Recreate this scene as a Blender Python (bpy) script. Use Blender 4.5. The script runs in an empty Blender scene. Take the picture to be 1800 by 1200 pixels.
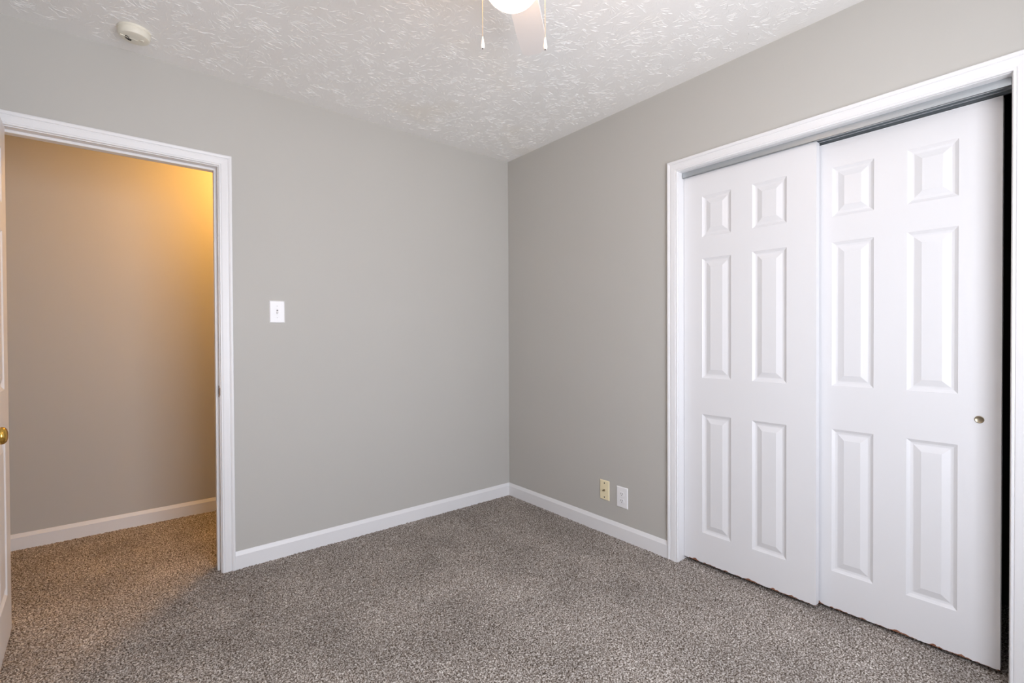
import bpy, bmesh, math, random
import numpy as np
from mathutils import Vector, Matrix

C = bpy.context.scene.collection
scene = bpy.context.scene
rnd = random.Random(7)
R = math.radians

# ------------------------------------------------------------------ camera
F_PX = 840.03                       # focal length in pixels of the 1800 px wide frame
CAM = Vector((-2.2115, -2.7318, 1.1603))
YAW, PITCH, ROLL = 0.6875, -0.0097, -0.0045
fw = Vector((math.cos(PITCH) * math.sin(YAW), math.cos(PITCH) * math.cos(YAW), math.sin(PITCH)))
rt = Vector((math.cos(YAW), -math.sin(YAW), 0))
up = rt.cross(fw)
r2 = rt * math.cos(ROLL) + up * math.sin(ROLL)
u2 = up * math.cos(ROLL) - rt * math.sin(ROLL)
cd = bpy.data.cameras.new('camera')
cam = bpy.data.objects.new('camera', cd)
C.objects.link(cam)
cam.matrix_world = Matrix(((r2.x, u2.x, -fw.x, CAM.x), (r2.y, u2.y, -fw.y, CAM.y),
                           (r2.z, u2.z, -fw.z, CAM.z), (0, 0, 0, 1)))
cd.sensor_width = 36
cd.lens = F_PX / 1800 * 36
cd.clip_start = 0.02
scene.camera = cam

# ------------------------------------------------------------------ world, view, daylight portal
vs = scene.view_settings
scene.display_settings.display_device = 'sRGB'
vs.view_transform = 'Standard'
vs.look = 'None'
vs.gamma = 1
vs.use_curve_mapping = False
vs.exposure = -0.15
w = bpy.data.worlds.new('daylight')
scene.world = w
w.use_nodes = True
wn = w.node_tree
wn.nodes.clear()
wo = wn.nodes.new('ShaderNodeOutputWorld')
wb = wn.nodes.new('ShaderNodeBackground')
wtc = wn.nodes.new('ShaderNodeTexCoord')
wsep = wn.nodes.new('ShaderNodeSeparateXYZ')
wr = wn.nodes.new('ShaderNodeValToRGB')
wr.color_ramp.elements[0].position = 0.40
wr.color_ramp.elements[0].color = (1.18, 1.195, 1.28, 1)      # sunlit ground outside
wr.color_ramp.elements[1].position = 0.56
wr.color_ramp.elements[1].color = (0.965, 1.01, 1.13, 1)     # bright overcast sky
wm = wn.nodes.new('ShaderNodeMath')
wm.operation = 'MULTIPLY_ADD'
wm.inputs[1].default_value = 0.5
wm.inputs[2].default_value = 0.5
wn.links.new(wtc.outputs['Generated'], wsep.inputs[0])
wn.links.new(wsep.outputs['Z'], wm.inputs[0])
wn.links.new(wm.outputs[0], wr.inputs[0])
wn.links.new(wr.outputs[0], wb.inputs['Color'])
wb.inputs['Strength'].default_value = 11.0
wn.links.new(wb.outputs[0], wo.inputs[0])

# room numbers: the corner in view is the origin, wall_back is y = 0, wall_right is x = 0
H = 2.44
XL, YR = -2.72, -3.30               # left wall, wall behind the camera
HALL = 1.03                         # far hallway wall
WX0, WX1, WZ0, WZ1 = -2.15, -0.75, 0.50, 2.05     # window behind the camera

pl = bpy.data.lights.new('window_daylight_portal', 'AREA')
pl.shape = 'RECTANGLE'
pl.size, pl.size_y = WX1 - WX0, WZ1 - WZ0
pl.cycles.is_portal = True
po = bpy.data.objects.new('window_daylight_portal', pl)
C.objects.link(po)
po.location = ((WX0 + WX1) / 2, YR - 0.10, (WZ0 + WZ1) / 2)
po.rotation_euler = (R(90), 0, 0)   # faces +y, into the room
cyc = scene.cycles
cyc.use_denoising = True
cyc.max_bounces = 12
cyc.diffuse_bounces = 8
cyc.sample_clamp_indirect = 8


# ------------------------------------------------------------------ helpers
def link(o, parent=None):
    C.objects.link(o)
    if parent is not None:
        o.parent = parent
    return o


def mesh_obj(name, verts, faces, mat, parent=None, smooth=False, loc=None):
    me = bpy.data.meshes.new(name)
    me.from_pydata([tuple(v) for v in verts], [], faces)
    me.update()
    if smooth:
        me.polygons.foreach_set('use_smooth', [True] * len(me.polygons))
    if mat:
        me.materials.append(mat)
    o = bpy.data.objects.new(name, me)
    if loc is not None:
        o.location = loc
    return link(o, parent)


def bm_obj(name, bm, mat, parent=None, smooth=False, loc=None):
    bmesh.ops.recalc_face_normals(bm, faces=bm.faces)
    me = bpy.data.meshes.new(name)
    bm.to_mesh(me)
    bm.free()
    if smooth:
        me.polygons.foreach_set('use_smooth', [True] * len(me.polygons))
    if mat:
        me.materials.append(mat)
    o = bpy.data.objects.new(name, me)
    if loc is not None:
        o.location = loc
    return link(o, parent)


def empty(name, loc=(0, 0, 0), rz=0):
    o = bpy.data.objects.new(name, None)
    o.empty_display_size = 0.05
    o.location = loc
    o.rotation_euler = (0, 0, rz)
    return link(o)


def tag(o, label=None, cat=None, group=None, kind=None):
    if label:
        o['label'] = label
    if cat:
        o['category'] = cat
    if group:
        o['group'] = group
    if kind:
        o['kind'] = kind
    return o


def add_box(bm, lo, hi, bevel=0):
    v = [bm.verts.new((x, y, z)) for z in (lo[2], hi[2]) for y in (lo[1], hi[1]) for x in (lo[0], hi[0])]
    fs = [bm.faces.new([v[i] for i in f]) for f in
          ((0, 1, 3, 2), (4, 6, 7, 5), (0, 4, 5, 1), (2, 3, 7, 6), (0, 2, 6, 4), (1, 5, 7, 3))]
    if bevel:
        es = list({e for f in fs for e in f.edges})
        bmesh.ops.bevel(bm, geom=es, offset=bevel, segments=2, affect='EDGES', profile=0.5)


def boxes(name, lst, mat, parent=None, bevel=0):
    bm = bmesh.new()
    for lo, hi in lst:
        add_box(bm, lo, hi, bevel)
    return bm_obj(name, bm, mat, parent)


def add_lathe(bm, prof, seg=32, M=Matrix()):
    """prof: (radius, height) pairs, turned about z, then moved by M"""
    rings = []
    for r, z in prof:
        if r < 1e-6:
            rings.append([bm.verts.new(M @ Vector((0, 0, z)))])
        else:
            rings.append([bm.verts.new(M @ Vector((r * math.cos(2 * math.pi * k / seg), r * math.sin(2 * math.pi * k / seg), z)))
                          for k in range(seg)])
    for a, b in zip(rings, rings[1:]):
        for k in range(seg):
            n = (k + 1) % seg
            q = [a[k % len(a)], a[n % len(a)], b[n % len(b)], b[k % len(b)]]
            u = []
            for v in q:
                if v not in u:
                    u.append(v)
            if len(u) > 2:
                bm.faces.new(u)
    for ring in (rings[0], rings[-1]):
        if len(ring) > 2:
            bm.faces.new(ring)


def lathe(name, prof, mat, parent=None, seg=32, M=Matrix(), smooth=True, loc=None):
    bm = bmesh.new()
    add_lathe(bm, prof, seg, M)
    o = bm_obj(name, bm, mat, parent, smooth, loc)
    if smooth:
        sharp(o)
    return o


def sharp(o, ang=35):
    bm = bmesh.new()
    bm.from_mesh(o.data)
    for e in bm.edges:
        if len(e.link_faces) == 2 and e.calc_face_angle(0) > R(ang):
            e.smooth = False
    bm.to_mesh(o.data)
    bm.free()


# ------------------------------------------------------------------ materials
def lin(c):
    return tuple((x / 12.92 if x <= 0.04045 else ((x + 0.055) / 1.055) ** 2.4) for x in [v / 255 for v in c]) + (1,)


def new_mat(name, col, rough=0.5, metal=0.0, spec=0.5):
    m = bpy.data.materials.new(name)
    m.use_nodes = True
    b = m.node_tree.nodes['Principled BSDF']
    b.inputs['Base Color'].default_value = lin(col)
    b.inputs['Roughness'].default_value = rough
    b.inputs['Metallic'].default_value = metal
    b.inputs['Specular IOR Level'].default_value = spec
    return m, m.node_tree, b


def N(nt, kind, **kw):
    n = nt.nodes.new('ShaderNode' + kind)
    for k, v in kw.items():
        if k.startswith('i_'):
            n.inputs[k[2:].replace('_', ' ')].default_value = v
        else:
            setattr(n, k, v)
    return n


def bump_noise(nt, b, scale, strength, dist=0.001, detail=3, extra=None):
    tc = N(nt, 'TexCoord')
    no = N(nt, 'TexNoise')
    no.inputs['Scale'].default_value = scale
    no.inputs['Detail'].default_value = detail
    bu = N(nt, 'Bump')
    bu.inputs['Strength'].default_value = strength
    bu.inputs['Distance'].default_value = dist
    nt.links.new(tc.outputs['Object'], no.inputs['Vector'])
    nt.links.new(no.outputs['Fac'], bu.inputs['Height'])
    nt.links.new(bu.outputs[0], b.inputs['Normal'])
    return tc, no, bu


def mottled(name, c1, c2, scale=2.5, rough=0.5, spec=0.5, bscale=250, bstr=0.12, bdist=0.0006):
    """paint: two close tones in broad soft patches and a fine roller stipple"""
    m, nt, b = new_mat(name, c1, rough, 0, spec)
    tc, no, bu = bump_noise(nt, b, bscale, bstr, bdist)
    n2 = N(nt, 'TexNoise')
    n2.inputs['Scale'].default_value = scale
    mx = N(nt, 'Mix', data_type='RGBA')
    mx.inputs[6].default_value = lin(c1)
    mx.inputs[7].default_value = lin(c2)
    nt.links.new(tc.outputs['Object'], n2.inputs['Vector'])
    nt.links.new(n2.outputs['Fac'], mx.inputs[0])
    nt.links.new(mx.outputs[2], b.inputs['Base Color'])
    return m


M_WALL = mottled('greige_wall_paint', (189, 187, 182), (186, 184, 179), rough=0.62, spec=0.3)
M_TRIM = mottled('white_trim_paint', (230, 230, 231), (228, 228, 230), rough=0.38, bscale=60, bstr=0.05)
M_SWITCH, _, _ = new_mat('white_plastic', (238, 238, 240), 0.3)
M_FANW, _, _ = new_mat('white_fan_enamel', (236, 233, 232), 0.35)
M_IVORY, _, _ = new_mat('ivory_plastic', (240, 227, 190), 0.35)
M_SMOKE, _, _ = new_mat('aged_white_plastic', (226, 222, 208), 0.45)
M_DARK, _, _ = new_mat('dark_slot', (38, 30, 26), 0.6)
M_CLOSET, _, _ = new_mat('closet_painted_shade', (60, 58, 56), 0.9)  # shade inside the closed closet, put into the wall colour
M_BRASS, _, _ = new_mat('polished_brass', (214, 172, 84), 0.16, 1.0)
M_BRONZE, _, _ = new_mat('aged_brass', (122, 92, 62), 0.4, 0.8)
M_STEEL, _, _ = new_mat('dull_nickel', (160, 150, 130), 0.35, 1.0)
M_CHAIN, _, _ = new_mat('brass_bead_chain', (222, 184, 132), 0.4, 0.7)
M_PEND, _, _ = new_mat('white_pull_pendant', (240, 234, 226), 0.3)


def door_paint():
    """satin white, with the paint chipped to brown board along the lower edge"""
    m, nt, b = new_mat('white_door_paint', (224, 224, 226), 0.36)
    tc, no, bu = bump_noise(nt, b, 45, 0.05, 0.0006)
    sp = N(nt, 'SeparateXYZ')
    nt.links.new(tc.outputs['Object'], sp.inputs[0])
    n2 = N(nt, 'TexNoise')
    n2.inputs['Scale'].default_value = 26
    n2.inputs['Detail'].default_value = 4
    nt.links.new(tc.outputs['Object'], n2.inputs['Vector'])
    rp = N(nt, 'MapRange')
    rp.inputs['From Min'].default_value = 0.44
    rp.inputs['From Max'].default_value = 0.70
    rp.inputs['To Min'].default_value = 0.0
    rp.inputs['To Max'].default_value = 0.010
    nt.links.new(n2.outputs['Fac'], rp.inputs['Value'])
    lt = N(nt, 'Math', operation='LESS_THAN')
    nt.links.new(sp.outputs['Z'], lt.inputs[0])
    nt.links.new(rp.outputs[0], lt.inputs[1])
    mx = N(nt, 'Mix', data_type='RGBA')
    mx.inputs[6].default_value = lin((224, 224, 226))
    mx.inputs[7].default_value = lin((138, 94, 72))
    nt.links.new(lt.outputs[0], mx.inputs[0])
    nt.links.new(mx.outputs[2], b.inputs['Base Color'])
    return m


M_DOOR = door_paint()
M_PANEL = mottled('white_door_panel_paint', (224, 224, 226), (223, 223, 225), rough=0.36, bscale=45, bstr=0.05)


def ceiling_mat():
    """white slapped-brush texture: short ridges that turn from dab to dab, smooth near the walls"""
    m, nt, b = new_mat('textured_ceiling_paint', (230, 229, 227), 0.8, 0, 0.25)
    tc = N(nt, 'TexCoord')
    no = N(nt, 'TexNoise')
    no.inputs['Scale'].default_value = 90
    no.inputs['Detail'].default_value = 3
    nt.links.new(tc.outputs['Object'], no.inputs['Vector'])
    bu = N(nt, 'Bump')
    bu.inputs['Strength'].default_value = 0.45
    bu.inputs['Distance'].default_value = 0.0018
    nt.links.new(no.outputs['Fac'], bu.inputs['Height'])
    nt.links.new(bu.outputs[0], b.inputs['Normal'])
    # faint ochre water marks
    ns = N(nt, 'TexNoise')
    ns.inputs['Scale'].default_value = 2.2
    nt.links.new(tc.outputs['Object'], ns.inputs['Vector'])
    rs = N(nt, 'MapRange')
    rs.inputs['From Min'].default_value = 0.58
    rs.inputs['From Max'].default_value = 0.75
    rs.inputs['To Max'].default_value = 0.35
    nt.links.new(ns.outputs['Fac'], rs.inputs['Value'])
    mx = N(nt, 'Mix', data_type='RGBA')
    mx.inputs[6].default_value = lin((238, 237, 235))
    mx.inputs[7].default_value = lin((230, 222, 206))
    nt.links.new(rs.outputs[0], mx.inputs[0])
    nt.links.new(mx.outputs[2], b.inputs['Base Color'])
    return m


def carpet_mat():
    m, nt, b = new_mat('flecked_grey_carpet', (140, 130, 122), 0.95, 0, 0.1)
    tc = N(nt, 'TexCoord')
    n1 = N(nt, 'TexNoise')
    n1.inputs['Scale'].default_value = 180
    n1.inputs['Detail'].default_value = 3
    n1.inputs['Roughness'].default_value = 0.65
    nt.links.new(tc.outputs['Object'], n1.inputs['Vector'])
    cr = N(nt, 'ValToRGB')
    e = cr.color_ramp.elements
    e[0].position = 0.36
    e[0].color = lin((70, 60, 51))
    e[1].position = 0.66
    e[1].color = lin((242, 237, 231))
    for p, c in ((0.46, (130, 119, 109)), (0.54, (181, 173, 166))):
        x = e.new(p)
        x.color = lin(c)
    nt.links.new(n1.outputs['Fac'], cr.inputs[0])
    # tread and vacuum marks: broad patches a little darker
    n2 = N(nt, 'TexNoise')
    n2.inputs['Scale'].default_value = 3.0
    n2.inputs['Detail'].default_value = 3
    nt.links.new(tc.outputs['Object'], n2.inputs['Vector'])
    rp = N(nt, 'MapRange')
    rp.inputs['From Min'].default_value = 0.35
    rp.inputs['From Max'].default_value = 0.65
    rp.inputs['To Min'].default_value = 0.80
    rp.inputs['To Max'].default_value = 1.04
    nt.links.new(n2.outputs['Fac'], rp.inputs['Value'])
    ml = N(nt, 'VectorMath', operation='SCALE')
    nt.links.new(cr.outputs[0], ml.inputs[0])
    nt.links.new(rp.outputs[0], ml.inputs['Scale'])
    nt.links.new(ml.outputs[0], b.inputs['Base Color'])
    bu = N(nt, 'Bump')
    bu.inputs['Strength'].default_value = 0.9
    bu.inputs['Distance'].default_value = 0.004
    nt.links.new(n1.outputs['Fac'], bu.inputs['Height'])
    nt.links.new(bu.outputs[0], b.inputs['Normal'])
    return m


def track_mat():
    m, nt, b = new_mat('galvanised_track_steel', (186, 192, 196), 0.34, 0.75)
    tc = N(nt, 'TexCoord')
    mp = N(nt, 'Mapping')
    mp.inputs['Scale'].default_value = (4, 1.5, 60)
    nt.links.new(tc.outputs['Object'], mp.inputs['Vector'])
    no = N(nt, 'TexNoise')
    no.inputs['Scale'].default_value = 3
    no.inputs['Detail'].default_value = 4
    nt.links.new(mp.outputs[0], no.inputs['Vector'])
    mr = N(nt, 'MapRange')
    mr.inputs['To Min'].default_value = 0.22
    mr.inputs['To Max'].default_value = 0.5
    nt.links.new(no.outputs['Fac'], mr.inputs['Value'])
    nt.links.new(mr.outputs[0], b.inputs['Roughness'])
    return m


def emit_mat(name, col, strength):
    m, nt, b = new_mat(name, (255, 250, 240), 0.4)
    b.inputs['Emission Color'].default_value = lin(col)
    b.inputs['Emission Strength'].default_value = strength
    return m


M_CEIL, M_CARPET, M_TRACK = ceiling_mat(), carpet_mat(), track_mat()
M_GLOBE = emit_mat('lit_frosted_glass', (255, 206, 160), 20.0)
M_HALLGLOBE = emit_mat('lit_warm_frosted_glass', (255, 187, 92), 185.0)

# ------------------------------------------------------------------ shell
# wall numbers for the two openings
DX0, DX1, DZ = -2.588, -1.8325, 2.0015          # bedroom doorway, jamb face to jamb face, head
KY0, KY1, KZ = -2.5620, -1.3820, 1.9970         # closet opening
WT = 0.115
G = 0.012                                        # jamb board thickness

boxes('wall_back', [((DX1 + G, 0, -0.02), (0.12, WT, H)),
                    ((DX0 - G, 0, DZ + G), (DX1 + G, WT, H)),
                    ((XL - 0.1, 0, -0.02), (DX0 - G, WT, H))], M_WALL)
boxes('wall_right', [((0, KY1 + G, -0.02), (WT, 0, H)),
                     ((0, KY0 - G, KZ + G), (WT, KY1 + G, H)),
                     ((0, YR - 0.1, -0.02), (WT, KY0 - G, H))], M_WALL)
boxes('wall_left', [((XL - 0.1, YR - 0.1, -0.02), (XL, 0, H))], M_WALL)
boxes('wall_front', [((XL, YR - 0.12, -0.02), (WX0, YR, H)),
                     ((WX1, YR - 0.12, -0.02), (0, YR, H)),
                     ((WX0, YR - 0.12, -0.02), (WX1, YR, WZ0)),
                     ((WX0, YR - 0.12, WZ1), (WX1, YR, H))], M_WALL)
# hallway behind the back wall
HX0, HX1 = -3.6, -0.5
boxes('wall_hallway_far', [((HX0, HALL, -0.02), (HX1, HALL + 0.1, H))], M_WALL)
boxes('wall_hallway_left', [((HX0 - 0.1, 0, -0.02), (HX0, HALL + 0.1, H)),
                            ((HX0, WT - 0.015, -0.02), (XL - 0.1, WT, H))], M_WALL)
boxes('wall_hallway_right', [((HX1, WT, -0.02), (HX1 + 0.1, HALL + 0.1, H))], M_WALL)
# closet box
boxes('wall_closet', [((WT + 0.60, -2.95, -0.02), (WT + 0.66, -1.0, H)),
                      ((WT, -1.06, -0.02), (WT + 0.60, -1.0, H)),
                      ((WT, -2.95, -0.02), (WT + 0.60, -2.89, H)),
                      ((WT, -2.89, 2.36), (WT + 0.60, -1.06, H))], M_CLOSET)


def ceiling():
    """flat slab whose underside carries plaster ridges: dabs of a crow's-foot brush, each a fan of short raised strokes"""
    g = random.Random(11)
    x0, y0, x1, y1 = HX0 - 0.1, YR - 0.12, WT + 0.66, HALL + 0.1
    vs_ = [(x, y, z) for z in (H, H + 0.08) for y in (y0, y1) for x in (x0, x1)]
    fs_ = [(0, 2, 3, 1), (4, 5, 7, 6), (0, 1, 5, 4), (2, 6, 7, 3), (0, 4, 6, 2), (1, 3, 7, 5)]
    step = 0.064
    nx, ny = int(-XL / step), int(-YR / step)
    for ix in range(nx):
        for iy in range(ny):
            cx = XL + (ix + g.uniform(0, 1)) * step
            cy = YR + (iy + g.uniform(0, 1)) * step
            base = g.gauss(R(-38), R(55))
            spread = g.uniform(0.4, 1.3)
            for k in range(g.randint(9, 15)):
                f = g.uniform(-1, 1)
                a = base + spread * f + g.gauss(0, 0.12)
                rr = g.uniform(0.0, 0.055)
                px = cx + rr * math.cos(a) - 0.03 * f * math.sin(base)
                py = cy + rr * math.sin(a) + 0.03 * f * math.cos(base)
                L = g.uniform(0.008, 0.034)
                wd = g.uniform(0.0007, 0.0012)
                hh = g.uniform(0.0005, 0.0013)
                curl = g.gauss(0, 6.0)
                ex, ey = px + L * math.cos(a), py + L * math.sin(a)
                m = min(-px, -py, -ex, -ey, px - XL, ex - XL, py - YR, ey - YR)
                if m < 0.02 or (m < 0.11 and g.random() > (m - 0.01) / 0.12):
                    continue
                b = len(vs_)
                n = 4
                for i in range(n + 1):
                    t = i / n
                    env = math.sin(math.pi * min(1, 0.08 + 0.92 * t * 0.97)) ** 0.6
                    ca, sa = math.cos(a), math.sin(a)
                    w_ = wd * (0.45 + 0.55 * env)
                    vs_.append((px - sa * w_, py + ca * w_, H + 0.0003))
                    vs_.append((px, py, H - hh * env))
                    vs_.append((px + sa * w_, py - ca * w_, H + 0.0003))
                    px += ca * L / n
                    py += sa * L / n
                    a += curl * L / n
                for i in range(n):
                    o = b + i * 3
                    fs_.append((o, o + 3, o + 4, o + 1))
                    fs_.append((o + 1, o + 4, o + 5, o + 2))
    return mesh_obj('ceiling', vs_, fs_, M_CEIL)


ceiling()


def carpet():
    """cut-pile carpet surface: a fine grid whose points rise and lean like yarn tips"""
    s = 0.0065
    parts_v, parts_f, base = [], [], 0
    rs = np.random.RandomState(3)
    for (x0, x1, y0, y1) in ((XL, WT + 0.60, YR, 0.0), (HX0, HX1, 0.0, HALL)):
        nx, ny = int((x1 - x0) / s) + 1, int((y1 - y0) / s) + 1
        gx, gy = np.meshgrid(np.linspace(x0, x1, nx), np.linspace(y0, y1, ny), indexing='ij')
        z = rs.uniform(-0.0035, 0.0030, gx.shape)
        jx = rs.uniform(-0.0026, 0.0026, gx.shape)
        jy = rs.uniform(-0.0026, 0.0026, gx.shape)
        for a in (jx, jy):
            a[0, :] = a[-1, :] = 0
            a[:, 0] = a[:, -1] = 0
        z[:, -1 if y1 == 0.0 else 0] = 0
        v = np.stack([gx + jx, gy + jy, z], -1).reshape(-1, 3)
        i = np.arange(nx * ny).reshape(nx, ny)
        f = np.stack([i[:-1, :-1], i[1:, :-1], i[1:, 1:], i[:-1, 1:]], -1).reshape(-1, 4) + base
        parts_v.append(v)
        parts_f.append(f)
        base += nx * ny
    v, f = np.concatenate(parts_v).astype(np.float32), np.concatenate(parts_f).astype(np.int32)
    me = bpy.data.meshes.new('floor')
    me.vertices.add(len(v))
    me.vertices.foreach_set('co', v.ravel())
    me.loops.add(f.size)
    me.loops.foreach_set('vertex_index', f.ravel())
    me.polygons.add(len(f))
    me.polygons.foreach_set('loop_start', np.arange(0, f.size, 4, dtype=np.int32))
    me.polygons.foreach_set('use_smooth', np.ones(len(f), dtype=bool))
    me.update(calc_edges=True)
    me.materials.append(M_CARPET)
    return link(bpy.data.objects.new('floor', me))


carpet()

# ------------------------------------------------------------------ baseboards: flat face, sloped top lip
BH, BT = 0.0876, 0.012


def baseboard(name, a, b, nrm, ma=0, mb=0):
    """run from a to b on the wall, nrm points into the room; ma / mb = mitre at the ends"""
    a, b, n = Vector((*a, 0)), Vector((*b, 0)), Vector((*nrm, 0))
    d = (b - a).normalized()
    prof = [(0, -0.015), (BT, -0.015), (BT, 0.068), (BT - 0.0015, 0.0705), (0.0045, 0.0845), (0.003, BH), (0, BH)]
    vs_, fs_ = [], []
    for p, s_, m in ((a, 1, ma), (b, -1, mb)):
        for t, z in prof:
            vs_.append(p + n * t + d * (s_ * m * t) + Vector((0, 0, z)))
    k = len(prof)
    for i in range(k):
        j = (i + 1) % k
        fs_.append((i, j, k + j, k + i))
    fs_ += [tuple(range(k)), tuple(range(2 * k - 1, k - 1, -1))]
    o = mesh_obj(name, vs_, fs_, M_TRIM)
    bm = bmesh.new()
    bm.from_mesh(o.data)
    bmesh.ops.recalc_face_normals(bm, faces=bm.faces)
    bm.to_mesh(o.data)
    bm.free()
    return o


CW = 0.0555                                     # casing width
D_IN1, D_IN0, D_HZ = -1.8287, -2.592, 2.0052    # inner edges of bedroom casing
K_IN1, K_IN0, K_HZ = -1.3795, -2.5645, 1.9988   # inner edges of closet casing
baseboard('baseboard_back', (D_IN1 + CW, 0), (0, 0), (0, -1), 0, 1)
baseboard('baseboard_right', (0, 0), (0, K_IN1 + CW), (-1, 0), 1, 0)
baseboard('baseboard_right_near', (0, K_IN0 - CW), (0, YR), (-1, 0), 0, 1)
baseboard('baseboard_front', (0, YR), (XL, YR), (0, 1), 1, 1)
baseboard('baseboard_left', (XL, YR), (XL, 0), (1, 0), 1, 1)
baseboard('baseboard_hallway', (HX0, HALL), (HX1, HALL), (0, -1), 1, 1)

# ------------------------------------------------------------------ casings (moulded, mitred) and jambs
CPROF = [(0, 0), (0, 0.0085), (0.0015, 0.0105), (0.0045, 0.0105), (0.0062, 0.0080), (0.0080, 0.0080), (0.0100, 0.0105),
         (0.0150, 0.0112), (0.0300, 0.0125), (0.0360, 0.0125), (0.0376, 0.0105), (0.0392, 0.0105), (0.0410, 0.0138),
         (0.0470, 0.0160), (0.0520, 0.0160), (0.0545, 0.0145), (CW, 0.0120), (CW, 0)]


def casing(name, frame, w0, w1, zt, parent=None, zb=-0.01):
    """frame(u, t, z) -> world point; legs at u=w0 and u=w1 (w0<w1), head at zt"""
    rings = []
    for (u, z, su, sz) in ((w0, zb, -1, 0), (w0, zt, -1, 1), (w1, zt, 1, 1), (w1, zb, 1, 0)):
        rings.append([frame(u + su * o, t, z + sz * o) for o, t in CPROF])
    k = len(CPROF)
    verts = [v for r_ in rings for v in r_]
    faces = []
    for s_ in range(3):
        for i in range(k - 1):
            faces.append((s_ * k + i, s_ * k + i + 1, (s_ + 1) * k + i + 1, (s_ + 1) * k + i))
    o = mesh_obj(name, verts, faces, M_TRIM, parent)
    bm = bmesh.new()
    bm.from_mesh(o.data)
    bmesh.ops.recalc_face_normals(bm, faces=bm.faces)
    bm.to_mesh(o.data)
    bm.free()
    return o


fr_back = lambda u, t, z: Vector((u, -t, z))
fr_hall = lambda u, t, z: Vector((u, WT + t, z))
fr_right = lambda u, t, z: Vector((-t, u, z))

t1 = empty('trim_1', (DX1, 0, 0))
tag(t1, 'white moulded casing and jamb around the open doorway in back wall', 'door frame', kind='structure')


def under(o, parent):
    """parent without moving the child"""
    o.parent = parent
    o.matrix_parent_inverse = Matrix.Translation(-Vector(parent.location))
    return o


under(casing('casing', fr_back, D_IN0, D_IN1, D_HZ), t1)
under(casing('casing', fr_hall, D_IN0, D_IN1, D_HZ), t1)
under(boxes('jamb', [((DX1, 0, -0.01), (DX1 + G, WT, DZ + G)), ((DX0 - G, 0, -0.01), (DX0, WT, DZ + G)),
                     ((DX0, 0, DZ), (DX1, WT, DZ + G))], M_TRIM), t1)
ST = 0.0115
under(boxes('door_stop', [((DX1 - ST, 0.038, -0.01), (DX1, 0.072, DZ)), ((DX0, 0.038, -0.01), (DX0 + ST, 0.072, DZ)),
                          ((DX0 + ST, 0.038, DZ - ST), (DX1 - ST, 0.072, DZ))], M_TRIM, bevel=0.0015), t1)
sp_ = boxes('strike_plate', [((DX1 - 0.0012, 0.006, 0.868), (DX1 + 0.001, 0.034, 0.925)),
                             ((DX1 - 0.0016, -0.006, 0.878), (DX1 + 0.0006, 0.007, 0.915))], M_BRONZE)
under(sp_, t1)
tag(sp_, 'brown metal strike plate')
under(boxes('strike_hole', [((DX1 - 0.0022, 0.013, 0.884), (DX1 - 0.0008, 0.026, 0.909))], M_DARK), sp_)
sp_.children[0].matrix_parent_inverse = Matrix()

t2 = empty('trim_2', (0, KY1, 0))
tag(t2, 'white moulded casing and jamb around the wide closet opening in right wall', 'door frame', kind='structure')
under(casing('casing', fr_right, K_IN0, K_IN1, K_HZ), t2)
under(boxes('jamb', [((0, KY1, -0.01), (WT, KY1 + G, KZ + G)), ((0, KY0 - G, -0.01), (WT, KY0, KZ + G)),
                     ((0, KY0, KZ), (WT, KY1, KZ + G))], M_TRIM), t2)

# ------------------------------------------------------------------ closet track: top plate with three hanging lips
tr = empty('sliding_door_track', (0.03, (KY0 + KY1) / 2, KZ))
tag(tr, 'dull galvanised metal track above the two sliding closet doors', 'door track')


def lip(name, x, z0, flange):
    bm = bmesh.new()
    add_box(bm, (x, KY0 + 0.004, z0), (x + 0.0015, KY1 - 0.004, KZ - 0.0015))
    if flange:
        add_box(bm, (x, KY0 + 0.004, z0), (x + flange, KY1 - 0.004, z0 + 0.0014))
    return under(bm_obj(name, bm, M_TRACK), tr)


under(boxes('top_plate', [((0.033, KY0 + 0.004, KZ - 0.0016), (0.118, KY1 - 0.004, KZ - 0.0001))], M_TRACK), tr)
lip('front_lip', 0.033, 1.9695, 0.010)
lip('middle_lip', 0.079, 1.9725, -0.006)
lip('rear_lip', 0.1165, 1.9725, -0.008)


# ------------------------------------------------------------------ panelled doors
RING = [(0.0, 0.0), (0.003, 0.0022), (0.011, 0.0068), (0.0175, 0.0080), (0.0205, 0.0078), (0.0400, 0.0018), (0.0430, 0.0008)]


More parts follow.
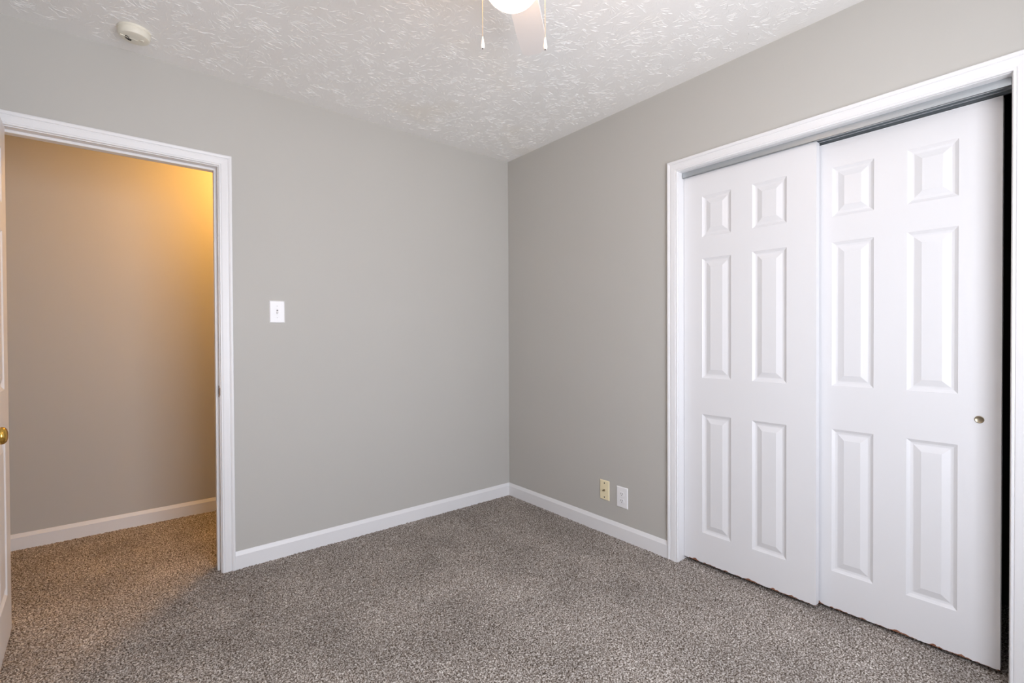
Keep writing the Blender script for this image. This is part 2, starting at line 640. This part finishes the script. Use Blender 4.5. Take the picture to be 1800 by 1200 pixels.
def six_panel(root, wd, z0, z1, th, cols, rows, sides, front_sign=1):
    """door slab in its own frame: u along x (0..wd), thickness along y (0..th); the front face looks to -y.
    cols / rows: opening spans; the slab has real holes that the raised panels fill on both faces"""
    us = sorted({0, wd, *[c for p in cols for c in p]})
    zs = sorted({z0, z1, *[c for p in rows for c in p]})
    bm = bmesh.new()
    cache = {}

    def V(u, y, z):
        k = (round(u, 6), round(y, 6), round(z, 6))
        if k not in cache:
            cache[k] = bm.verts.new((u, y, z))
        return cache[k]
    hole = lambda ua, za: any(abs(ua - c[0]) < 1e-6 for c in cols) and any(abs(za - r_[0]) < 1e-6 for r_ in rows)
    for ua, ub in zip(us, us[1:]):
        for za, zb in zip(zs, zs[1:]):
            if hole(ua, za):
                for (p, q) in (((ua, za), (ub, za)), ((ub, za), (ub, zb)), ((ub, zb), (ua, zb)), ((ua, zb), (ua, za))):
                    bm.faces.new([V(p[0], 0, p[1]), V(q[0], 0, q[1]), V(q[0], th, q[1]), V(p[0], th, p[1])])
            else:
                for y in (0, th):
                    bm.faces.new([V(ua, y, za), V(ub, y, za), V(ub, y, zb), V(ua, y, zb)])
    for ua, ub in zip(us, us[1:]):
        for z in (z0, z1):
            bm.faces.new([V(ua, 0, z), V(ub, 0, z), V(ub, th, z), V(ua, th, z)])
    for za, zb in zip(zs, zs[1:]):
        for u in (0, wd):
            bm.faces.new([V(u, 0, za), V(u, 0, zb), V(u, th, zb), V(u, th, za)])
    es = [e for e in bm.edges if len(e.link_faces) == 2 and e.calc_face_angle(0) > 1 and
          (all(abs(v.co.x) < 1e-6 for v in e.verts) or all(abs(v.co.x - wd) < 1e-6 for v in e.verts)
           or all(abs(v.co.z - z0) < 1e-6 for v in e.verts) or all(abs(v.co.z - z1) < 1e-6 for v in e.verts))]
    bmesh.ops.bevel(bm, geom=es, offset=0.0015, segments=2, affect='EDGES', profile=0.5)
    bm_obj('slab', bm, M_DOOR, root)
    protos = {}
    for c in cols:
        for r_ in rows:
            w_, h_ = c[1] - c[0], r_[1] - r_[0]
            key = (round(w_, 4), round(h_, 4))
            if key not in protos:
                vs_, fs_ = [], []
                for y0_, sg in ((0.0, 1), (th, -1)):
                    b0 = len(vs_)
                    for o_, d_ in RING:
                        for (u, z) in ((o_, o_), (w_ - o_, o_), (w_ - o_, h_ - o_), (o_, h_ - o_)):
                            vs_.append((u, y0_ + sg * d_, z))
                    n = len(RING)
                    for i in range(n - 1):
                        for j in range(4):
                            k = (j + 1) % 4
                            q = (b0 + i * 4 + j, b0 + i * 4 + k, b0 + i * 4 + 4 + k, b0 + i * 4 + 4 + j)
                            fs_.append(q if sg == 1 else q[::-1])
                    q = tuple(b0 + (n - 1) * 4 + j for j in range(4))
                    fs_.append(q if sg == 1 else q[::-1])
                o = mesh_obj('raised_panel', vs_, fs_, M_PANEL, root)
                protos[key] = o
            else:
                o = protos[key].copy()
                C.objects.link(o)
                o.parent = root
            o.location = (c[0], 0, r_[0])


ROWS = ((0.170, 0.768), (0.950, 1.548), (1.655, 1.859))


def rows_from(zb):
    return tuple((a - zb, b - zb) for a, b in ROWS)


# closet doors: local x runs along -y of the room, so the front face looks to -x
def closet_door(name, x, ya, yb, zb, zt, cols, label):
    root = empty(name, (x, ya, zb), R(-90))
    tag(root, label, 'sliding door', kind='structure')
    # local +x -> world -y ; local +y -> world +x ; front (local -y) faces world -x
    six_panel(root, ya - yb, 0.0, zt - zb, 0.034, [(ya - c[0], ya - c[1]) for c in cols], rows_from(zb), None)
    return root


d2 = closet_door('door_2', 0.050, -1.3838, -1.9915, 0.018, 1.9715,
                 ((-1.4825, -1.629), (-1.7285, -1.8755)), 'left sliding closet door, in front of its neighbour, with six raised panels and chipped lower edge')
d3 = closet_door('door_3', 0.0965, -1.924, -2.534, 0.0145, 1.966,
                 ((-2.0345, -2.178), (-2.281, -2.425)), 'right sliding closet door, set behind its neighbour, with a small round brass finger pull')
# finger pull on the right door: shallow dished cup with rim
pm = Matrix.Translation((-1.924 - -2.4803, 0, 0.8655 - 0.0145)) @ Matrix.Rotation(R(90), 4, 'X')
fp = lathe('finger_pull', [(0, 0.0006), (0.0065, 0.0008), (0.0095, 0.0022), (0.0112, 0.0030), (0.0125, 0.0022), (0.0130, -0.001), (0, -0.001)],
           M_STEEL, d3, 32, pm)
tag(fp, 'dull brass finger pull')

# bedroom door, open flat beside the left wall; we see the face that looks to the hallway when it is shut
PIN = Vector((-2.5835, -0.012, 0.0))
DW = 0.745
d1 = empty('door_1', (PIN.x + 0.0305, PIN.y, 0.010), 0)
tag(d1, 'white six panel door with brass knob, standing open at left edge beside the doorway', 'door', kind='structure')
ang = R(-88.0)
# local x from hinge to free edge; front (local -y) must face world +x  -> mirror the run: use the back face instead
d1.rotation_euler = (0, 0, ang)
st = 0.112
pw = (DW - 2 * st - 0.11) / 2
six_panel(d1, DW, 0.0, 1.982, 0.034, [(st, st + pw), (DW - st - pw, DW - st)],
          tuple((a + 0.02 - 0.01, b + 0.01) for a, b in ROWS), None)
# slab occupies local y 0..0.034 = world +x side; shift so its hallway face sits at the measured plane
for ch in d1.children:
    ch.location.y -= 0.034
knob_prof = [(0, 0.0600), (0.010, 0.0598), (0.0190, 0.0575), (0.0245, 0.0525), (0.0262, 0.0465), (0.0240, 0.0390), (0.0170, 0.0315),
             (0.0120, 0.0250), (0.0105, 0.0180), (0.0110, 0.0120), (0.0150, 0.0095), (0.0280, 0.0065), (0.0318, 0.0035), (0.0325, 0.0), (0, 0)]
KX, KZZ = DW - 0.062, 0.866
kn = lathe('door_knob', knob_prof, M_BRASS, d1, 40, Matrix.Translation((KX, 0, KZZ)) @ Matrix.Rotation(R(-90), 4, 'X'))
tag(kn, 'shiny brass knob')
kn2 = lathe('door_knob', knob_prof, M_BRASS, d1, 40, Matrix.Translation((KX, -0.034, KZZ)) @ Matrix.Rotation(R(90), 4, 'X'))
tag(kn2, 'shiny brass knob')
bm = bmesh.new()
add_box(bm, (DW - 0.001, -0.030, KZZ - 0.028), (DW + 0.001, -0.004, KZZ + 0.028))
bm_obj('latch_plate', bm, M_BRASS, d1)
for hz in (0.18, 1.0, 1.80):
    bm = bmesh.new()
    add_lathe(bm, [(0, -0.045), (0.0045, -0.045), (0.0045, 0.045), (0, 0.045)], 12, Matrix.Translation((-0.004, -0.038, hz)))
    add_box(bm, (-0.0015, -0.034, hz - 0.045), (0.0008, -0.006, hz + 0.045))
    bm_obj('hinge', bm, M_BRASS, d1)


# ------------------------------------------------------------------ wall plates
def plate_mesh(wd, h, t=0.0055, bev=0.0035):
    """face plate centred at the origin, wall at y=0, front towards -y, sloped rim"""
    bm = bmesh.new()
    rings = []
    for o, y in ((0, 0), (0, -0.0018), (bev * 0.45, -t * 0.75), (bev, -t), (bev + 0.0006, -t)):
        rings.append([bm.verts.new((sx * (wd / 2 - o), y, sz * (h / 2 - o))) for sx, sz in ((-1, -1), (1, -1), (1, 1), (-1, 1))])
    for a, b in zip(rings, rings[1:]):
        for j in range(4):
            k = (j + 1) % 4
            bm.faces.new([a[j], a[k], b[k], b[j]])
    bm.faces.new(rings[-1])
    bm.faces.new(rings[0][::-1])
    return bm


def screw(root, z, mat, r=0.0032, slot=True, x=0):
    s = lathe('screw', [(0, 0.0014), (r * 0.7, 0.0012), (r, 0.0004), (r, -0.001), (0, -0.001)], mat, root, 16,
              Matrix.Translation((x, -0.0055, z)) @ Matrix.Rotation(R(90), 4, 'X'))
    if slot:
        bm = bmesh.new()
        add_box(bm, (x - r * 0.8, -0.0072, z - 0.0004), (x + r * 0.8, -0.0066, z + 0.0004))
        bm_obj('screw_slot', bm, M_DARK, s)
    return s


# toggle switch beside the doorway
sw = empty('light_switch', (-1.5688, 0, 1.2972))
tag(sw, 'white single toggle light switch on back wall right of the doorway', 'light switch')
bm_obj('wall_plate', plate_mesh(0.0745, 0.1160, 0.006, 0.0045), M_SWITCH, sw)
bm = bmesh.new()
add_box(bm, (-0.0052, -0.0066, -0.012), (0.0052, -0.0058, 0.012), 0.0004)
cl = bm_obj('toggle_collar', bm, M_SWITCH, sw)
bm = bmesh.new()
v = [(-0.0042, 0, -0.0075), (0.0042, 0, -0.0075), (0.0042, 0, 0.006), (-0.0042, 0, 0.006),
     (-0.0034, -0.013, -0.0130), (0.0034, -0.013, -0.0130), (0.0034, -0.0145, -0.0065), (-0.0034, -0.0145, -0.0065)]
vv = [bm.verts.new((a, b - 0.0055, c)) for a, b, c in v]
for f in ((0, 1, 2, 3), (4, 5, 6, 7), (0, 1, 5, 4), (1, 2, 6, 5), (2, 3, 7, 6), (3, 0, 4, 7)):
    bm.faces.new([vv[i] for i in f])
bmesh.ops.recalc_face_normals(bm, faces=bm.faces)
bmesh.ops.bevel(bm, geom=list(bm.edges), offset=0.0008, segments=2, affect='EDGES')
bm_obj('toggle', bm, M_SWITCH, sw)
bm = bmesh.new()
add_box(bm, (-0.0042, -0.0069, 0.0060), (0.0042, -0.0066, 0.0105))
bm_obj('toggle_slot', bm, M_DARK, sw)
for z in (-0.0302, 0.0302):
    screw(sw, z, M_SWITCH)

# plates on the right wall: local front (-y) turned to -x
co = empty('cable_outlet', (0, -0.8993, 0.2527), R(-90))
tag(co, 'ivory cable wall plate with two dark screws, nearest the room corner', 'cable outlet')
bm_obj('wall_plate', plate_mesh(0.068, 0.1145), M_IVORY, co)
cn = lathe('coax_connector', [(0, 0.0095), (0.0016, 0.0095), (0.0016, 0.0125), (0.0042, 0.0125), (0.0046, 0.004), (0.0068, 0.004), (0.0068, -0.001), (0, -0.001)],
           M_STEEL, co, 6, Matrix.Translation((0, -0.0055, 0.0)) @ Matrix.Rotation(R(90), 4, 'X'), smooth=False)
tag(cn, 'metal threaded coax connector')
for z in (-0.0415, 0.0415):
    tag(screw(co, z, M_DARK, 0.0040, False), 'dark screw')

pw_ = empty('power_outlet', (0, -1.0268, 0.2412), R(-90))
tag(pw_, 'white duplex power outlet on right wall beside the closet casing', 'power outlet')
bm_obj('wall_plate', plate_mesh(0.0765, 0.1180), M_SWITCH, pw_)
for z in (-0.0195, 0.0195):
    bm = bmesh.new()
    n = 24
    ring = []
    for k in range(n):
        a = 2 * math.pi * k / n
        ring.append((0.0165 * math.cos(a), max(-0.0118, min(0.0118, 0.0165 * math.sin(a)))))
    lo = [bm.verts.new((a, -0.0045, z + b)) for a, b in ring]
    hi = [bm.verts.new((a * 0.97, -0.0072, z + b * 0.97)) for a, b in ring]
    for k in range(n):
        bm.faces.new([lo[k], lo[(k + 1) % n], hi[(k + 1) % n], hi[k]])
    bm.faces.new(hi)
    rc = bm_obj('receptacle', bm, M_SWITCH, pw_)
    bm = bmesh.new()
    add_box(bm, (-0.0074, -0.0075, z - 0.0010), (-0.0052, -0.0070, z + 0.0075))
    add_box(bm, (0.0052, -0.0075, z - 0.0000), (0.0074, -0.0070, z + 0.0065))
    add_lathe(bm, [(0, 0.0003), (0.0024, 0.0003), (0.0024, -0.0002), (0, -0.0002)], 12,
              Matrix.Translation((0, -0.0072, z - 0.0068)) @ Matrix.Rotation(R(90), 4, 'X'))
    bm_obj('slots', bm, M_DARK, rc)
screw(pw_, 0, M_SWITCH, 0.0028)

# ------------------------------------------------------------------ smoke detector
sm = empty('smoke_detector', (-2.152, -0.196, H))
tag(sm, 'small round off-white smoke detector on ceiling above the doorway', 'smoke detector')
lathe('mounting_base', [(0, 0.001), (0.056, 0.001), (0.0565, -0.004), (0.0555, -0.010), (0, -0.010)], M_SMOKE, sm, 48)
shell = lathe('housing', [(0, -0.008), (0.0545, -0.008), (0.0550, -0.016), (0.0540, -0.027), (0.0505, -0.0335), (0.0470, -0.0350),
                          (0.030, -0.0372), (0, -0.0385)], M_SMOKE, sm, 48)
bm = bmesh.new()
for k in range(3):                                    # arc-shaped vent slots in the face
    r0 = 0.010 + k * 0.0052
    pts = 14
    a0, a1 = R(95), R(215)
    for i in range(pts):
        a, b = a0 + (a1 - a0) * i / pts, a0 + (a1 - a0) * (i + 1) / pts
        q = []
        for (r_, g) in ((r0, a), (r0, b), (r0 + 0.0026, b), (r0 + 0.0026, a)):
            q.append(bm.verts.new((r_ * math.cos(g) - 0.008, r_ * math.sin(g) - 0.002, -0.0388)))
        q2 = [bm.verts.new(v_.co + Vector((0, 0, 0.0016))) for v_ in q]
        bm.faces.new(q)
        bm.faces.new(q2[::-1])
        for j in range(4):
            bm.faces.new([q[j], q[(j + 1) % 4], q2[(j + 1) % 4], q2[j]])
vt = bm_obj('vent_slots', bm, M_DARK, sm)
rb = bmesh.new()
add_box(rb, (-0.047, -0.0006, -0.0392), (0.012, 0.0010, -0.036))
rdg = bm_obj('ridge', rb, M_SMOKE, sm)
rdg.rotation_euler = (0, 0, R(12))
lathe('test_button', [(0, -0.0405), (0.006, -0.0402), (0.0075, -0.0392), (0.0075, -0.036), (0, -0.036)], M_SMOKE, sm, 24,
      Matrix.Translation((0.024, -0.006, 0)))

# ------------------------------------------------------------------ ceiling fan with light
FAN = Vector((-1.35, -1.69, 0))
fan = empty('ceiling_fan', (FAN.x, FAN.y, H))
tag(fan, 'white ceiling fan with glowing round glass light and two bead pull chains', 'ceiling fan')
lathe('canopy', [(0, 0.001), (0.075, 0.001), (0.078, -0.006), (0.068, -0.045), (0.05, -0.055), (0, -0.055)], M_FANW, fan, 48)
lathe('motor_housing', [(0, -0.05), (0.085, -0.052), (0.112, -0.066), (0.118, -0.10), (0.112, -0.150), (0.090, -0.168), (0, -0.170)], M_FANW, fan, 48)
lathe('switch_housing', [(0, -0.168), (0.062, -0.168), (0.066, -0.180), (0.066, -0.232), (0.058, -0.243), (0, -0.243)], M_FANW, fan, 48)
gz = 2.085 - H
gp = [(0.0, gz)]
for k in range(1, 15):
    a = math.pi / 2 * k / 11
    if a > R(148):
        break
    gp.append((0.085 * math.sin(a), gz + 0.088 - 0.088 * math.cos(a)))
gp = [g for g in gp if g[1] < -0.243 + 0.006]
gp.append((0.050, -0.240))
globe = lathe('glass_globe', gp + [(0, -0.238)], M_GLOBE, fan, 48)
tag(globe, 'glowing frosted glass globe')
BLZ = 2.252 - H


def blade_mesh():
    """one blade in the fan frame, along +x, gently pitched, with clipped tip corners"""
    outl = [(0.150, -0.045), (0.22, -0.050), (0.40, -0.0530), (0.455, -0.0520), (0.480, -0.045), (0.495, -0.030), (0.510, 0.000),
            (0.518, 0.028), (0.517, 0.040), (0.508, 0.048), (0.40, 0.0520), (0.22, 0.050), (0.150, 0.045), (0.142, 0.0)]
    bm = bmesh.new()
    top = [bm.verts.new((x, y, BLZ + 0.003)) for x, y in outl]
    bot = [bm.verts.new((x, y, BLZ - 0.003)) for x, y in outl]
    bm.faces.new(top)
    bm.faces.new(bot[::-1])
    n = len(outl)
    for k in range(n):
        bm.faces.new([bot[k], bot[(k + 1) % n], top[(k + 1) % n], top[k]])
    bmesh.ops.rotate(bm, verts=bm.verts, cent=(0, 0, BLZ), matrix=Matrix.Rotation(R(7), 3, 'X'))
    return bm


bl0 = None
for k in range(4):
    if bl0 is None:
        bl0 = bm_obj('blade', blade_mesh(), M_FANW, fan)
        bmk = bmesh.new()
        add_box(bmk, (0.085, -0.012, BLZ + 0.010), (0.150, 0.012, BLZ + 0.016), 0.001)
        add_box(bmk, (0.140, -0.030, BLZ + 0.003), (0.215, 0.030, BLZ + 0.007), 0.001)
        add_box(bmk, (0.138, -0.012, BLZ + 0.003), (0.150, 0.012, BLZ + 0.016), 0.001)
        br0 = bm_obj('blade_bracket', bmk, M_FANW, fan)
        b_, c_ = bl0, br0
    else:
        b_, c_ = bl0.copy(), br0.copy()
        C.objects.link(b_)
        C.objects.link(c_)
    b_.rotation_euler = c_.rotation_euler = (0, 0, R(40.6 + 90 * k))


def pull_chain(px, zt, zb):
    """bead chain from the switch housing with a teardrop pendant"""
    bm = bmesh.new()
    z = zt
    ux, uy = px
    L = math.hypot(ux, uy)
    # leaves the housing sideways, then hangs
    n = 0
    pts = []
    for i in range(6):
        f = i / 5
        pts.append((ux * (0.066 + (L - 0.066) * f) / L, uy * (0.066 + (L - 0.066) * f) / L, zt + 0.004 * (1 - f)))
    while z > zb + 0.033:
        pts.append((ux, uy, z))
        z -= 0.0028
    for p in pts:
        bmesh.ops.create_icosphere(bm, subdivisions=1, radius=0.00095, matrix=Matrix.Translation(p))
    bmesh.ops.create_cone(bm, cap_ends=True, segments=6, radius1=0.0003, radius2=0.0003, depth=zt - zb - 0.03,
                          matrix=Matrix.Translation((ux, uy, (zt + zb + 0.03) / 2)))
    ch = bm_obj('pull_chain', bm, M_CHAIN, fan, True)
    pd = lathe('pendant', [(0, 0.034), (0.0016, 0.0335), (0.0024, 0.029), (0.0042, 0.019), (0.0060, 0.009), (0.0058, 0.004), (0.0042, 0.0008), (0, 0.0)],
               M_PEND, ch, 24, Matrix.Translation((ux, uy, zb)))
    lathe('pendant_hole', [(0, -0.0004), (0.0022, -0.0004), (0.0022, 0.001), (0, 0.001)], M_DARK, ch, 12, Matrix.Translation((ux, uy, zb)))
    return ch


rdir = Vector((math.cos(YAW), -math.sin(YAW)))
for s_, zb in ((-0.0835, 1.9705 - H), (0.0925, 1.9670 - H)):
    pull_chain((rdir.x * s_, rdir.y * s_), 2.215 - H, zb)

# ------------------------------------------------------------------ hallway ceiling lamp (gives the warm light seen through the doorway)
hl = empty('hallway_ceiling_lamp', (-1.42, 0.60, H))
tag(hl, 'warm round flush ceiling lamp in the hallway beyond the doorway', 'ceiling lamp')
lathe('lamp_base', [(0, 0.001), (0.10, 0.001), (0.10, -0.018), (0.092, -0.022), (0, -0.022)], M_FANW, hl, 40)
lathe('lamp_shade', [(0, -0.02), (0.085, -0.022), (0.092, -0.045), (0.075, -0.080), (0.040, -0.100), (0, -0.106)], M_HALLGLOBE, hl, 40)

# ------------------------------------------------------------------ window behind the camera
wf = empty('window_1', ((WX0 + WX1) / 2, YR, WZ0))
tag(wf, 'white framed double hung window in the wall behind the camera', 'window', kind='structure')
f_ = 0.05
under(boxes('window_frame', [((WX0, YR - 0.12, WZ0), (WX0 + f_, YR - 0.02, WZ1)), ((WX1 - f_, YR - 0.12, WZ0), (WX1, YR - 0.02, WZ1)),
                             ((WX0 + f_, YR - 0.12, WZ1 - f_), (WX1 - f_, YR - 0.02, WZ1)), ((WX0 + f_, YR - 0.12, WZ0), (WX1 - f_, YR - 0.02, WZ0 + f_)),
                             ((WX0 + f_, YR - 0.08, (WZ0 + WZ1) / 2 - 0.02), (WX1 - f_, YR - 0.05, (WZ0 + WZ1) / 2 + 0.02))], M_TRIM), wf)
under(boxes('window_sill', [((WX0 - 0.06, YR - 0.02, WZ0 - 0.025), (WX1 + 0.06, YR + 0.04, WZ0))], M_TRIM, bevel=0.003), wf)
under(casing('window_casing', lambda u, t, z: Vector((u, YR + t, z)), WX0, WX1, WZ1, zb=WZ0), wf)

# ------------------------------------------------------------------ tags for the remaining shell
NICE = {'wall_back': 'greige back wall with the open doorway and light switch',
        'wall_right': 'greige right wall with the closet opening and two outlets',
        'wall_left': 'greige left wall behind the open bedroom door',
        'wall_front': 'greige wall with the window behind the camera',
        'wall_hallway_far': 'warmly lit hallway wall seen through the doorway',
        'wall_hallway_left': 'left end wall of the hallway beyond the doorway',
        'wall_hallway_right': 'right end wall of the hallway beyond the doorway',
        'wall_closet': 'inside walls of the closet behind the sliding doors, shade put into their dark colour',
        'ceiling': 'white ceiling with slapped brush texture',
        'floor': 'flecked grey-brown cut pile carpet over the whole floor',
        'baseboard_back': 'white baseboard along the back wall from doorway casing to corner',
        'baseboard_right': 'white baseboard on right wall between corner and closet casing',
        'baseboard_right_near': 'short white baseboard on right wall past the closet',
        'baseboard_front': 'white baseboard under the window behind the camera',
        'baseboard_left': 'white baseboard along the left wall behind the open door',
        'baseboard_hallway': 'white baseboard of the hallway seen through the doorway'}
for o in scene.objects:
    if o.name in NICE:
        tag(o, NICE[o.name], o.name.split('_')[0], kind='structure')
